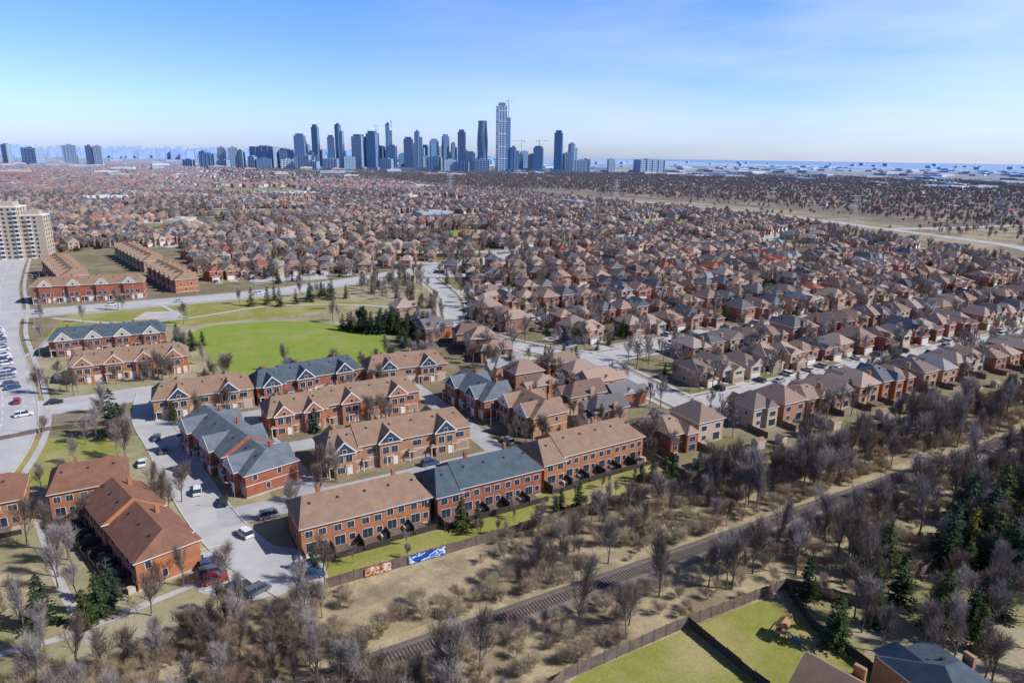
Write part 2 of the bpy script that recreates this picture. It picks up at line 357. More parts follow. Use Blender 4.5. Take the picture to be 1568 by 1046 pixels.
# ------------------------------------------------------------------ townhouse blocks
def townblock(name,cx,cy,ang,L,D,units,rm,wm,style,segs=None,H=6.0,rh=3.7,hips=(3,3),gm=None):
    mb=MB(); rects.append((cx,cy,L/2,D/2,ang))
    segs=segs or [(0,1,0,0)]
    for si,(a,b,dy,dz) in enumerate(segs):
        x0=-L/2+a*L; x1=-L/2+b*L; y0=-D/2+dy; y1=D/2+dy; H1=H+dz
        if si>0: x0+=.003
        mb.box(x0,x1,y0,y1,0,H1,wm)
        mb.box(x0-.02,x1+.02,y0-.04,y1+.04,0,.35,m_conc)
        mb.box(x0-.015,x1+.015,y0-.03,y1+.03,2.85,3.0,m_trim if style=='front' else wm)
        hl=hips[0] if si==0 else 0; hr=hips[1] if si==len(segs)-1 else 0
        mb.roof(x0,x1,y0,y1,H1,rh,hl,hr,rm,wm)
        n=max(1,round(units*(b-a))); uw=(x1-x0)/n
        for u in range(n):
            ux=x0+u*uw
            yv=y0+D*.34; zv=H1+.2+rh*.68
            mb.box(ux+uw*.5-.2,ux+uw*.5+.2,yv-.2,yv+.2,zv-.3,zv+.35,m_deck)
            if u%2==1: mb.box(ux-.35,ux+.35,y1-D*.3-.35,y1-D*.3+.35,H1+1,H1+rh+.5,wm)
            if style=='rear':
                mb.win('f',ux+uw*.14,ux+uw*.40,3.9,5.2,y0,mull=1); mb.win('f',ux+uw*.6,ux+uw*.86,3.9,5.2,y0,mull=1)
                mb.win('f',ux+uw*.14,ux+uw*.52,.75,2.7,y0,mull=1); mb.win('f',ux+uw*.66,ux+uw*.88,1.2,2.5,y0,mull=0)
                dx=ux+uw*.05
                mb.box(dx,dx+uw*.55,y0-2.6,y0-.05,.1,.55,m_wood,True)
                mb.box(ux-.06,ux+.06,y0-3.6,y0-.06,0,2.1,m_deck)
                if u%2==0: mb.box(dx+uw*.7,dx+uw*.7+1.2,y0-1.6,y0-.4,0,1.0,m_side)
                mb.box(dx,dx+uw*.9,y0-3.66,y0-3.56,0,rnd()*.4+1.1,m_deck)
            else:
                mb.win('f',ux+uw*.3,ux+uw*.7,3.8,5.2,y0,mull=1)
                mb.box(ux+uw*.12,ux+uw*.3,y0-.07,y0-.0,.35,2.5,m_navy)
                mb.win('f',ux+uw*.42,ux+uw*.88,.45,2.5,y0,glass=m_gar,mull=0)
                mb.roof(ux+uw*.06,ux+uw*.36,y0-1.3,y0-.05,2.75,.5,.6,.6,rm,wm,ov=.15)
                mb.box(ux+uw*.08,ux+uw*.08+.18,y0-1.2,y0-1.0,.0,2.75,m_trim)
            mb.win('b',ux+uw*.25,ux+uw*.7,3.9,5.2,y1,mull=1); mb.win('b',ux+uw*.2,ux+uw*.5,.6,2.6,y1,mull=1)
        if style=='front' or style=='gab':
            ng=max(1,round(n/2)); gw=min(5.4,(x1-x0)/ng*.62)
            for g_ in range(ng):
                gx=x0+(x1-x0)*(g_+.5)/ng; pr=1.1
                mb.box(gx-gw/2,gx+gw/2,y0-pr,y0-.004,0.02,H1+.1,wm)
                gh=gw*.56
                mb.roof(gx-gw/2,gx+gw/2,y0-pr,y0+D*.42,H1+.1,gh,0,0,rm,gm or wm,ov=.35,axis='y')
                yf=y0-pr-.36
                for sg in (-1,1):
                    xa=gx+sg*(gw/2+.35); z0=H1+.1
                    p=[(xa,yf-.05,z0),(xa,yf-.05,z0+.42),(gx,yf-.05,z0+gh+.42),(gx,yf-.05,z0+gh-.02)]
                    q=[(a_[0],yf+.02,a_[2]) for a_ in p]
                    mb.face(p if sg<0 else p[::-1],m_trim); mb.face([p[1],q[1],q[2],p[2]],m_trim)
                mb.box(gx-gw/2-.35,gx+gw/2+.35,yf-.06,yf+.0,H1+.08,H1+.32,m_trim)
                mb.win('f',gx-.45,gx+.45,H1+.55,H1+1.4,y0-pr-.35,mull=0)
                mb.win('f',gx-gw*.36,gx-gw*.06,3.6,5.3,y0-pr,mull=1); mb.win('f',gx+gw*.06,gx+gw*.36,3.6,5.3,y0-pr,mull=1)
                mb.win('f',gx-gw*.36,gx+gw*.0,.9,2.5,y0-pr,mull=2)
                mb.box(gx+gw*.12,gx+gw*.34,y0-pr-.07,y0-pr,.3,2.5,m_trim)
                mb.roof(gx-gw/2,gx+gw/2,y1-D*.42,y1+.3,H1+.1,gh*.9,0,0,rm,gm or wm,ov=.3,axis='y')
                mb.box(gx-gw/2,gx+gw/2,y1+.004,y1+.3,0.02,H1+.1,wm)
    for sd,xx in (('l',-L/2),('r',L/2)):
        for yy in (-D*.28,D*.18):
            mb.win(sd,yy-.5,yy+.5,3.9,5.2,xx,mull=0)
        mb.win(sd,-D*.05-.4,-D*.05+.5,1.1,2.5,xx,mull=0)
    return mb.obj(name,(cx,cy,0),ang)
R=math.radians
townblock('brick_townhouse_row',36,126.5,R(0),27,12,5,m_rBrown,m_brickO,'rear',[(0,.62,0,0),(.62,1,.9,-.4)],hips=(2.2,3))
townblock('brick_townhouse_row',63.6,127,R(0),26,12.4,5,m_rGrey,m_brickR,'rear',[(0,.22,-.6,-.3),(.22,1,0,.2)],hips=(2.5,3.5))
townblock('brick_townhouse_row',94,130.5,R(2),31,12.4,6,m_rBrown,m_brickO,'rear',[(0,.2,-.8,-.4),(.2,1,0,.2)],hips=(2.5,4))
townblock('brick_townhouse_row',54.5,158,R(-1),38,12,7,m_rBrown,m_brickT,'front',[(0,.22,-.6,-.4),(.22,1,0,.2)],hips=(3,2.5),gm=m_navy)
townblock('brick_townhouse_row',17.5,171,R(-76),41,12.5,7,m_rLGrey,m_brickR,'front',[(0,.72,0,.3),(.72,1,.5,-.5)],hips=(2.5,3),gm=m_side)
townblock('brick_townhouse_row',50,190,R(0),44,12,8,m_rBrown,m_brickO,'gab',[(0,.36,-.8,-.3),(.36,1,0,.1)],hips=(2.5,3))
townblock('brick_townhouse_row',46,218,R(5),34,12,6,m_rGrey,m_brickR,'front',[(0,.25,-.6,-.3),(.25,1,0,.1)],hips=(2.5,3),gm=m_navy)
townblock('brick_townhouse_row',15,216,R(-3),27,12,5,m_rBrown,m_brickT,'front',hips=(3,3),gm=m_navy)
townblock('brick_townhouse_row',78.5,214,R(-6),27,11.5,5,m_rBrown,m_brickT,'front',hips=(3,3),gm=m_navy)
townblock('brick_townhouse_row',90,179,R(-84),23,11.5,4,m_rLGrey,m_brickR,'front',hips=(3,3),gm=m_navy)
townblock('brick_townhouse_row',96.5,158,R(-87),18,11.5,4,m_rBrown,m_brickT,'front',hips=(3,3),gm=m_side)
townblock('brick_townhouse_row',-10,303,R(-4),39,12,7,m_rGrey,m_brickR,'front',hips=(3,3),gm=m_side)
townblock('brick_townhouse_row',-3.5,263,R(-4),36,12,7,m_rBrown,m_brickO,'gab',hips=(3,3))
townblock('brick_townhouse_row',-13,164.5,R(0),14.5,12,3,m_rRed,m_brickO,'rear',hips=(2.5,2.5))
townblock('brick_townhouse_row',-4.5,139,R(-74),30,11,6,m_rRed,m_brickO,'rear',[(0,.45,0,.3),(.45,1,.4,-.4)],hips=(2,2))
townblock('brick_townhouse_row',-37,165,R(0),24,12,4,m_rRed,m_brickO,'rear',hips=(2.5,2.5))
townblock('brick_townhouse_row',-34,134,R(0),14,12,3,m_rRed,m_brickT,'rear',hips=(2.5,2.5))
townblock('brick_apartment_row',-19,414,R(-8),50,13,9,m_rBrown,m_brickR,'front',H=8.6,hips=(3,3),gm=m_side)
townblock('brick_apartment_row',-34,480,R(-80),80,13,14,m_rBrown,m_brickO,'front',H=8.6,gm=m_side)
townblock('brick_townhouse_row',21,445,R(-80),64,12,12,m_rBrown,m_brickO,'front',H=7,gm=m_side)
townblock('brick_townhouse_row',6,540,R(-80),90,12,16,m_rBrown,m_brickT,'front',H=7,gm=m_side)
# mid-rise apartment at left
ap=MB(); W=mat('beige_precast',(.47,.39,.29),(.4,.33,.25),scale=.05,fine=.03)
for (x0,x1,y0,y1,h) in ((-20,8,-10,10,36),(8.01,22,-7,9,30),(-30,-20.01,-7,9,40)):
    ap.box(x0,x1,y0,y1,0,h,W); ap.box(x0+3,x1-3,y0+4,y1-4,h,h+3.5,W)
    ap.box(x0-.2,x1+.2,y0-.2,y1+.2,h-.0,h+.7,m_trim)
    for fl in range(int(h/3)):
        z=fl*3+1
        n=int((x1-x0)/3.5)
        for k in range(n):
            xx=x0+.8+k*3.5; ap.win('f',xx,xx+1.8,z,z+1.5,y0,mull=0)
            if k%3==1: ap.box(xx-.3,xx+2.3,y0-1.3,y0-.08,z-1,z-.1,m_trim,True)
        for k in range(3): ap.win('r',y0+2+k*5,y0+4+k*5,z,z+1.5,x1,mull=0)
ap.obj('apartment_building',(-70,600,0),R(-12)); rects.append((-70,600,32,12,R(-12)))
# ------------------------------------------------------------------ detached houses
def house_mesh(i):
    r=random.Random(100+i); mb=MB()
    w=r.uniform(7.9,9.2); d=r.uniform(10.5,13); H=r.uniform(5.4,6.0); rh=r.uniform(2.6,3.4)
    x0,x1,y0,y1=-w/2,w/2,-d/2,d/2; wm,rm=m_wallR,m_roofR
    mb.box(x0,x1,y0,y1,0,H,wm)
    st=i%4
    if st==0: mb.roof(x0,x1,y0,y1,H,rh,3.6,3.6,rm,wm)
    elif st==1: mb.roof(x0,x1,y0,y1,H,rh,4.6,4.6,rm,wm,axis='y')
    elif st==2: mb.roof(x0,x1,y0,y1,H,rh,4,0.001,rm,wm,axis='y')
    else: mb.roof(x0,x1,y0,y1,H,rh,3,3.4,rm,wm,axis='y')
    gs=-1 if i%2 else 1; gx0,gx1=(x0+.2,x0+5.4) if gs<0 else (x1-5.4,x1-.2)
    gh=3.0 if i%3 else H-.5
    mb.box(gx0,gx1,y0-2.2,y0-.004,0,gh,wm)
    mb.roof(gx0,gx1,y0-2.2,y0+2.0,gh,1.7,0 if i%3!=1 else 2.2,.3,rm,wm,ov=.3,axis='y')
    mb.win('f',gx0+.5,gx1-.5,.1,2.3,y0-2.2,glass=m_gar,mull=0 if i%2 else 1)
    if gh>4: mb.win('f',gx0+1.2,gx1-1.2,3.6,4.9,y0-2.2)
    dx=x1-2.2 if gs<0 else x0+.9
    mb.box(dx,dx+1.1,y0-.07,y0-.0,.2,2.4,m_navy); mb.box(dx-.5,dx+1.7,y0-1.5,y0-.1,0,.25,m_conc)
    mb.win('f',dx-.4,dx+1.4,3.6,4.9,y0)
    if gh<4: mb.win('f',(gx0+gx1)/2-1.2,(gx0+gx1)/2+1.2,3.7+1,5.2,y0)
    for xx in (x0+1.1,x1-2.9): mb.win('b',xx,xx+1.8,3.6,4.9,y1)
    mb.win('b',x0+1.2,x0+3.6,.5,2.5,y1); mb.win('b',x1-2.8,x1-1.4,1.1,2.3,y1,mull=0)
    for s_,xx in (('l',x0),('r',x1)):
        mb.win(s_,-2.4,-1.4,3.7,4.8,xx,mull=0); mb.win(s_,2,3,3.7,4.8,xx,mull=0); mb.win(s_,-.5,.5,1.2,2.3,xx,mull=0)
    if i%2==0: mb.box(x1-.02,x1+.55,.2,1.7,0,H+2.2,wm)
    # upper front gable and rear bay
    ux0,ux1=(x1-3.9,x1-.3) if gs<0 else (x0+.3,x0+3.9)
    if i%5!=0:
        mb.box(ux0,ux1,y0-.7,y0-.01,2.6,H-.05,wm,True); mb.roof(ux0,ux1,y0-.7,y0+d*.4,H-.05,1.9,0,.3,rm,wm,ov=.3,axis='y')
        mb.win('f',ux0+.8,ux1-.8,3.5,4.9,y0-.7)
    if i%3==1:
        mb.box(x0+.3,x0+4.3,y1+.01,y1+1.3,0,H-.05,wm); mb.roof(x0+.3,x0+4.3,y1-d*.4,y1+1.3,H-.05,2.0,.3,1.5,rm,wm,ov=.3,axis='y')
        mb.win('b',x0+1.2,x0+3.4,3.5,4.9,y1+1.3); mb.win('b',x0+1.0,x0+3.6,.5,2.5,y1+1.3)
    if i%4==2: mb.roof(x0+.2,x0+3.6,-1.6,1.6,H+.1,1.6,0,.2,rm,m_side,ov=.2)
    for vx,vy in ((-1.2,2.4),(1.6,-1.4)): mb.box(vx-.16,vx+.16,vy-.16,vy+.16,H+.6,H+rh*.62+.4,m_deck)
    mb.box(-.25,.25,1.2,1.6,H+.8,H+rh*.9+.3,m_deck)
    if i%3==0: mb.box(x0+1,x0+5,y1+.004,y1+2.8,.1,.6,m_wood,True)
    mb.box(x0-.03,x1+.03,y0-.03,y1+.03,0,.3,m_conc)
    return mb.mesh('brick_house')
HM=[house_mesh(i) for i in range(10)]
def warp(x,y):
    w=min(1,max(0,(y-230)/250)); w=w*w*(3-2*w)
    return (x+w*(36*math.sin(y/85+.6)+14*math.sin(y/190+x/60)), y+w*(42*math.sin(x/105+.4+y/600)+13*math.sin(x/43+y/90)))
PARKS=[(350,800,42,0),(560,640,34,1),(150,950,50,0),(450,1150,60,1),(60,800,36,1),(655,930,40,0),(300,620,26,1),(520,420,24,0),(500,900,30,0),(250,1120,40,0)]
def allowed(x,y):
    for (a_,b_,r_,g_) in PARKS:
        if abs(x-a_)<r_*1.3 and abs(y-b_)<r_: return False
    if not visible(x,y,40): return False
    if x>min(735,545+(y-150)*.42): return False
    if y<300: return x>160 and y>112
    if x<58: 
        if y<432 or x<-.13*y-70: return False
        if y<620 and x<38: return False
    else:
        if y<408+.38*(x-58) and x<150: return False
    if y>1330 and 170<x<340 : return False
    if y>1430: return False
    return True
drive=MB(); streets=MB(); hpos=[]
def carmesh(kind):
    mb=MB(); w=.9
    low=[(-2.28,.3),(2.32,.3)]
    belt=[(-2.28,.78),(-1.9,.92),(1.1,.95),(2.1,.82),(2.34,.58)]
    for sg in (1,-1):
        pts=[(low[0][0],sg*w,.3)]+[(low[1][0],sg*w,.3)]+[(a,sg*w,b_) for a,b_ in belt[::-1]]
        mb.face(pts if sg<0 else pts[::-1],m_car)
    for (a,b_) in zip(belt[:-1],belt[1:]): mb.face([(a[0],-w,a[1]),(b_[0],-w,b_[1]),(b_[0],w,b_[1]),(a[0],w,a[1])],m_car)
    mb.face([(-2.28,-w,.3),(-2.28,-w,.78),(-2.28,w,.78),(-2.28,w,.3)],m_car)
    mb.face([(2.32,-w,.3),(2.32,w,.3),(2.34,w,.58),(2.34,-w,.58)],m_car)
    zt=(1.45,1.7,1.75)[kind]; xs={0:(-1.85,-1.3,.3,1.15),1:(-2.15,-1.85,.45,1.2),2:(-2.25,-2.1,.85,1.6)}[kind]
    a,b_,c,d=xs; wi=.86; wt=.7
    P=[(a,-wi,.9),(d,-wi,.92),(c,-wt,zt),(b_,-wt,zt)]; Q=[(x,-y,z) for x,y,z in P]
    mb.face(P,m_glass); mb.face(Q[::-1],m_glass)
    mb.face([P[1],Q[1],Q[2],P[2]],m_glass); mb.face([Q[0],P[0],P[3],Q[3]],m_glass)
    mb.box(b_-.02,c+.02,-wt-.02,wt+.02,zt-.02,zt+.04,m_car)
    for xx in ((b_+c)/2,): 
        mb.box(xx-.06,xx+.06,-wi+.02,-wt+.02,.9,zt-.02,m_car); mb.box(xx-.06,xx+.06,wt-.02,wi-.02,.9,zt-.02,m_car)
    for wx in (-1.4,1.45):
        for sg in (-1,1):
            y0_=sg*.72; y1_=sg*.93; n=12
            ring=[(wx+.33*math.cos(t*2*math.pi/n),.33+.33*math.sin(t*2*math.pi/n)) for t in range(n)]
            for k in range(n):
                a1,a2=ring[k],ring[(k+1)%n]; mb.face([(a1[0],y0_,a1[1]),(a2[0],y0_,a2[1]),(a2[0],y1_,a2[1]),(a1[0],y1_,a1[1])],m_tyre)
            mb.face([(p[0],y1_,p[1]) for p in ring],m_tyre)
            mb.face([(wx+.18*math.cos(t*math.pi/3),y1_+sg*.01,.33+.18*math.sin(t*math.pi/3)) for t in range(6)],m_pole)
    mb.box(2.28,2.36,-.85,-.5,.6,.72,m_trim); mb.box(2.28,2.36,.5,.85,.6,.72,m_trim)
    mb.box(-2.3,-2.24,-.85,-.6,.65,.8,m_brickR); mb.box(-2.3,-2.24,.6,.85,.65,.8,m_brickR)
    return mb.mesh('parked_car')
CM=[carmesh(k) for k in (0,1,2)]
def car(x,y,a): place(random.choice(CM),'parked_car',(x,y,.05),a)
def house(x,y,ang,street_d=10.5,cars=.55):
    i=random.randrange(10)
    sc=(U(.86,1.06),U(.86,1.12),U(.8,1.12))
    place(HM[i],'brick_house',(x,y,0),ang,sc); hpos.append((x,y,ang))
    gx=-1 if i%2 else 1; lx=gx*1.9
    c,s=math.cos(ang),math.sin(ang)
    def W_(a,b): return (x+a*c-b*s,y+a*s+b*c)
    y0=-8.3; y1=-8.3-street_d+3.5
    q=[W_(lx-2.6,y1),W_(lx+2.6,y1),W_(lx+2.6,y0),W_(lx-2.6,y0)]
    drive.face([(*p,.028) for p in q],m_conc if rnd()<.5 else m_road)
    if rnd()<cars and y<800:
        p=W_(lx+U(-1,1),y0-2.9); car(p[0],p[1],ang+math.pi/2+U(-.04,.04))
# street grid
SP=62
smark=set()
def mark(run):
    for a,b_ in zip(run[:-1],run[1:]):
        n_=max(1,int(math.hypot(b_[0]-a[0],b_[1]-a[1])/3))
        for q_ in range(n_):
            x_=a[0]+(b_[0]-a[0])*q_/n_; y_=a[1]+(b_[1]-a[1])*q_/n_
            for i_ in (-1,0,1):
                for j_ in (-1,0,1): smark.add((int(x_//4)+i_,int(y_//4)+j_))
def tang(x,y):
    a=warp(x-2,y); b_=warp(x+2,y); return math.atan2(b_[1]-a[1],b_[0]-a[0])
nh=0
for k in range(23):
    ys=149+SP*k
    run=[]
    for j in range(-40,100):
        x=j*10; p=warp(x,ys)
        ok=allowed(*p) or (k==0 and 148<=x<600)
        if ok and ys>300 and k>0 and droad(*p)<-1: ok=False
        if ok: run.append(p)
        if (not ok or j==99) and len(run)>1:
            strip(streets,run,9.5,.03,m_road); mark(run)
            if ys<500:
                for sg in (1,-1):
                    strip(streets,run,.3,.13,m_kerb,off=sg*4.9,h=.12)
            for sg in (1,-1): strip(streets,run,1.5,.05,m_conc,off=sg*6.8)
            run=[]
        elif not ok: run=[]
    x=-400+U(0,8)
    while x<760:
        for side in (1,-1):
            xx=x+U(-.6,.6); yy=ys+side*(18.5+U(-1.2,1.2)); p=warp(xx,yy)
            cs=((xx+60*(k%3))%230)
            if cs<14 and k>0: continue
            if k==0 and side==-1:
                ok= 118<xx<520
            else: ok=allowed(*p)
            if rnd()<.03: ok=False
            if ok and droad(*p)>10.5 and not inrect(p[0],p[1],8):
                an=tang(xx,yy)+(0 if side>0 else math.pi)
                house(p[0],p[1],an+U(-.02,.02)); nh+=1
        x+=11.3
for k in range(23):
    for c_ in range(-2,5):
        xx=c_*230-60*(k%3)+7; 
        pts=[warp(xx,149+SP*k+t) for t in [-SP+q_*SP/6 for q_ in range(7)]]
        if k>1 and all(allowed(*p) for p in pts): strip(streets,pts,8.5,.036,m_road); mark(pts)
def rowof(pts_,ang):
    for (x,y) in pts_: house(x,y,ang)
rowof([(131,y) for y in (160,172,184,196)],R(90))
rowof([(118,y) for y in (221,233,245)],R(78)); rowof([(110,y) for y in (262,274,287,300)],R(95))
rowof([(116,150),(117,163)],R(-90)); rowof([(112,y) for y in (178,190,202)],R(-90))
rowof([(166,y) for y in (228,240)],R(-70)); rowof([(147,y) for y in (258,271,284)],R(-92)); rowof([(155,300),(163,313),(168,326)],R(-65))
streets.obj('residential_streets'); drive.obj('driveways')
# near yard houses at the bottom right
for h in ((77,43,2,12,'b'),(91.5,38.5,4,-8,'g'),(120,22,7,4,'b')):
    hme=HM[h[2]].copy()
    for i_,m_ in enumerate(hme.materials):
        if m_==m_roofR: hme.materials[i_]=m_rBrown if h[4]=='b' else m_rGrey
        if m_==m_wallR: hme.materials[i_]=m_brickT
    place(hme,'brick_house',(h[0],h[1],0),R(h[3]),1.05); hpos.append((h[0],h[1],0))
# backyard fences between rows
bf=MB()
for k in range(8):
    yb=149+SP*k+SP/2
    run=[]
    for j in range(-40,100):
        p=warp(j*10,yb); ok=allowed(*p) and droad(*p)>3 and not inrect(p[0],p[1],4)
        if ok: run.append(p)
        if (not ok or j==99):
            for i in range(len(run)-1):
                a,b_=run[i],run[i+1]
                bf.face([(*a,0),(*b_,0),(*b_,1.8),(*a,1.8)],m_wood)
            run=[]
for (x,y,an) in hpos:
    if y<450 and x>105:
        c,s=math.cos(an),math.sin(an)
        a=(x+5.6*c-4*s*1,y+5.6*s+4*c); b_=(x+5.6*c-11.5*s,y+5.6*s+11.5*c)
        bf.face([(*a,0),(*b_,0),(*b_,1.8),(*a,1.8)],m_wood)
bf.obj('backyard_fences')
for (a_,b_,r_,g_) in PARKS:
    poly('neighbourhood_park_grass',[(a_+r_*1.35*math.cos(t)*(1+.15*math.sin(3*t+a_)),b_+r_*1.05*math.sin(t)*(1+.15*math.cos(2*t+b_))) for t in [k*math.pi/10 for k in range(20)]],.02,m_field if g_ else m_dry)
# ------------------------------------------------------------------ distant houses (single mesh)
dh=MB()
rs=[mat('far_roof_brown',(.25,.16,.12),fine=.05),mat('far_roof_grey',(.13,.12,.125),fine=.05),mat('far_roof_red',(.30,.10,.06),fine=.05),mat('far_roof_tan',(.33,.24,.18),fine=.05)]
ws=[mat('far_wall_brick',(.38,.17,.11),fine=.03),mat('far_wall_beige',(.52,.42,.33),fine=.03),mat('far_wall_white',(.65,.62,.58),fine=.03)]
def farhouse(x,y,an,w,d,h):
    dh.T=Matrix.Translation((x,y,0))@Matrix.Rotation(an,4,'Z')
    wm=random.choice(ws+ws[:1]); rm=random.choice(rs+[rs[0],rs[0],rs[1]])
    a=[(-w/2,-d/2),(w/2,-d/2),(w/2,d/2),(-w/2,d/2)]
    for i in range(4): 
        p,q=a[i],a[(i+1)%4]; dh.face([(*p,0),(*q,0),(*q,h),(*p,h)],wm)
    r=w*.28; e=.4; b_=[(-w/2-e,-d/2-e,h),(w/2+e,-d/2-e,h),(w/2+e,d/2+e,h),(-w/2-e,d/2+e,h)]
    r0=(0,-d/2+r+1,h+3);r1=(0,d/2-r-1,h+3)
    dh.face([b_[0],b_[1],r0],rm);dh.face([b_[1],b_[2],r1,r0],rm);dh.face([b_[2],b_[3],r1],rm);dh.face([b_[3],b_[0],r0,r1],rm)
n=0
while n<6500:
    y=1420+(rnd()**1.3)*4200; x=U(-.16*y-100,700-(y-1400)*.08)
    if 160<x<345 and y<1640: continue
    if not visible(x,y,20): continue
    if x>120+ (y-1400)*.1 and y>2000 and rnd()<.75: continue
    j=round(y/29)*29; an=U(-.05,.05)+.5*math.sin(x/400)+(math.pi/2 if (int(x/200)+int(y/200))%2 else 0)
    farhouse(x,j+U(-3,3),an,10,13,U(5,6.5)); n+=1
for _ in range(300):
    x=U(1000,3200); y=U(350,2300)
    if visible(x,y,0): farhouse(x,y,U(0,3),11,14,6)
dh.T=None; dh.obj('distant_houses')
fb=MB(); m_fw=mat('warehouse_white',(.72,.72,.72),fine=.03); m_fg=mat('warehouse_grey',(.4,.42,.45),fine=.03); m_fbk=mat('warehouse_blue',(.12,.22,.4),fine=.03)
def flat(x,y,w,d,h,an,m=None):
    fb.T=Matrix.Translation((x,y,0))@Matrix.Rotation(an,4,'Z'); fb.box(-w/2,w/2,-d/2,d/2,0,h,m or m_fw); fb.box(-w/5,w/8,-d/6,d/6,h,h+2,m_fg); fb.box(-w/2-.2,w/2+.2,-d/2-.2,d/2+.2,h*.35,h*.5,m_glass)
flat(275,1290,70,30,8,.2); flat(225,1320,40,30,7,.2,m_fg); flat(600,1500,60,30,9,.1,ws[1]); flat(-20,1250,60,25,8,.1)
for q in (0,3,4,5): flat(PARKS[q][0]-8,PARKS[q][1]+8,44,20,7,.3*q,random.choice([m_fw,m_fg,ws[1]]))
for _ in range(250):
    x=U(2100,6800); y=U(300,5200)
    if visible(x,y,0): flat(x,y,U(30,160),U(30,110),U(7,13),U(-.3,.3),random.choice([m_fw,m_fw,m_fg,ws[1],rs[0],m_fbk]))
for _ in range(150):
    x=U(-800,2200); y=U(2300,6500)
    if visible(x,y,0): flat(x,y,U(30,90),U(20,60),U(7,16),U(-.3,.3),random.choice([m_fw,m_fg,ws[0],ws[1]]))
fb.T=None; fb.obj('distant_industrial_buildings')
# ------------------------------------------------------------------ towers
def towermat(name,c,c2,w=.5,per=9.0,rough=.25):
    m,nt,b=newmat(name,rough,.5)
    tc=nn(nt,'ShaderNodeTexCoord'); sx=nn(nt,'ShaderNodeSeparateXYZ'); nt.links.new(tc.outputs['Object'],sx.inputs[0])
    f=math_(nt,'FRACT',math_(nt,'DIVIDE',sx.outputs[2],per)); f=math_(nt,'GREATER_THAN',f,w)
    f2=math_(nt,'FRACT',math_(nt,'DIVIDE',math_(nt,'ADD',sx.outputs[0],sx.outputs[1]),13.0)); f2=math_(nt,'GREATER_THAN',f2,.75)
    f=math_(nt,'MAXIMUM',f,f2)
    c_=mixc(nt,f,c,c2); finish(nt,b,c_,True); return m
TM=[towermat('tower_blue_glass',(.015,.075,.21),(.04,.14,.30)),towermat('tower_teal_glass',(.03,.12,.24),(.10,.23,.38),.6),
    towermat('tower_dark_glass',(.008,.04,.12),(.03,.10,.22),.7),towermat('tower_pale',(.08,.16,.25),(.38,.43,.48),.7),towermat('tower_white_balcony',(.06,.13,.22),(.55,.6,.65),.6)]
yaw=R(-29.5)
def tower(x,y,w,h,mi,nm='office_tower',style=0):
    mb=MB(); m=TM[mi]; d=w*.75
    if style==0:
        mb.box(-w/2,w/2,-d/2,d/2,0,h*.94,m); mb.box(-w*.35,w*.35,-d*.35,d*.35,h*.94,h,TM[2]); mb.box(-w*.52,w*.52,-d*.1,d*.1,0,h*.9,TM[3 if mi!=3 else 0]); mb.box(-w*.8,w*.8,-d*.8,d*.8,0,14,TM[3])
    elif style==1:
        mb.box(-w/2,w*.15,-d/2,d/2,0,h,m); mb.box(w*.151,w*.5,-d*.45,d*.45,0,h*.86,TM[1]); mb.box(-w*.3,0,-d*.3,d*.3,h,h+7,TM[2]); mb.box(-w*.05,w*.05,-d*.53,d*.53,0,h*.97,TM[4]); mb.box(-w*.8,w*.8,-d*.8,d*.8,0,14,TM[0])
    elif style==2:
        mb.box(-w/2,w/2,-d*.3,d*.3,0,h,m); mb.box(-w*.15,w*.2,-d*.2,d*.2,h,h+5,m)
        for k in range(5): 
            xx=-w/2+w*k/4; mb.box(xx-1,xx+1,-d*.33,d*.33,0,h*.98,TM[3])
    return mb.obj(nm,(x,y,0),yaw+U(-.5,.5))
TL=[(666,3759,132,106),(762,3704,76,91),(824,3669,62,172),(881,3637,66,83),(894,3629,39,217),(961,3592,39,167),(1000,3569,46,218),(1084,3522,72,172),(1145,3487,65,189),(1218,3446,39,225),(1227,3441,59,124),(1303,3398,52,163),(1348,3373,49,189),(1416,3334,49,155),(1467,3306,39,178),(1504,3285,33,135),(1539,3265,46,202),(1576,3244,53,97),(1773,3132,56,120),(1878,3073,59,128),(1966,3023,50,205),(2012,2997,46,98),(2370,2794,142,68)]
for i,(x,y,w,h) in enumerate(TL):
    st=2 if w>90 or (i in (1,21,22)) else (1 if i%3==0 else 0)
    tower(x,y,w*.82 if w<90 else w,h,3 if i==22 else [0,2,0,1,2,0,2,3,0,1][i%10],style=st)
for i,(x,y,w,h) in enumerate([(2201,2890,39,68),(-480,4407,53,100),(-365,4343,109,85),(-200,4249,66,100),(-110,4198,40,100),(-75,4170,40,98),(389,3915,33,79),(475,3867,39,100),(524,3839,50,100),(560,3820,40,88)]):
    tower(x,y,w*.9,h,[3,2,4,3,4][i%5],'apartment_tower',2)
for i in range(34):
    t=rnd(); x=640+t*1420; y=3800-t*760+U(60,500); tower(x+100,y,U(32,52),U(70,150),random.choice([0,1,2,3,4]),'office_tower',random.choice([0,1,2]))
for i in range(22):
    t=U(-.3,1); x=640+t*1420; y=3700-t*760-U(60,200); tower(x,y,U(40,80),U(35,70),random.choice([0,3,4]),'apartment_tower',2)
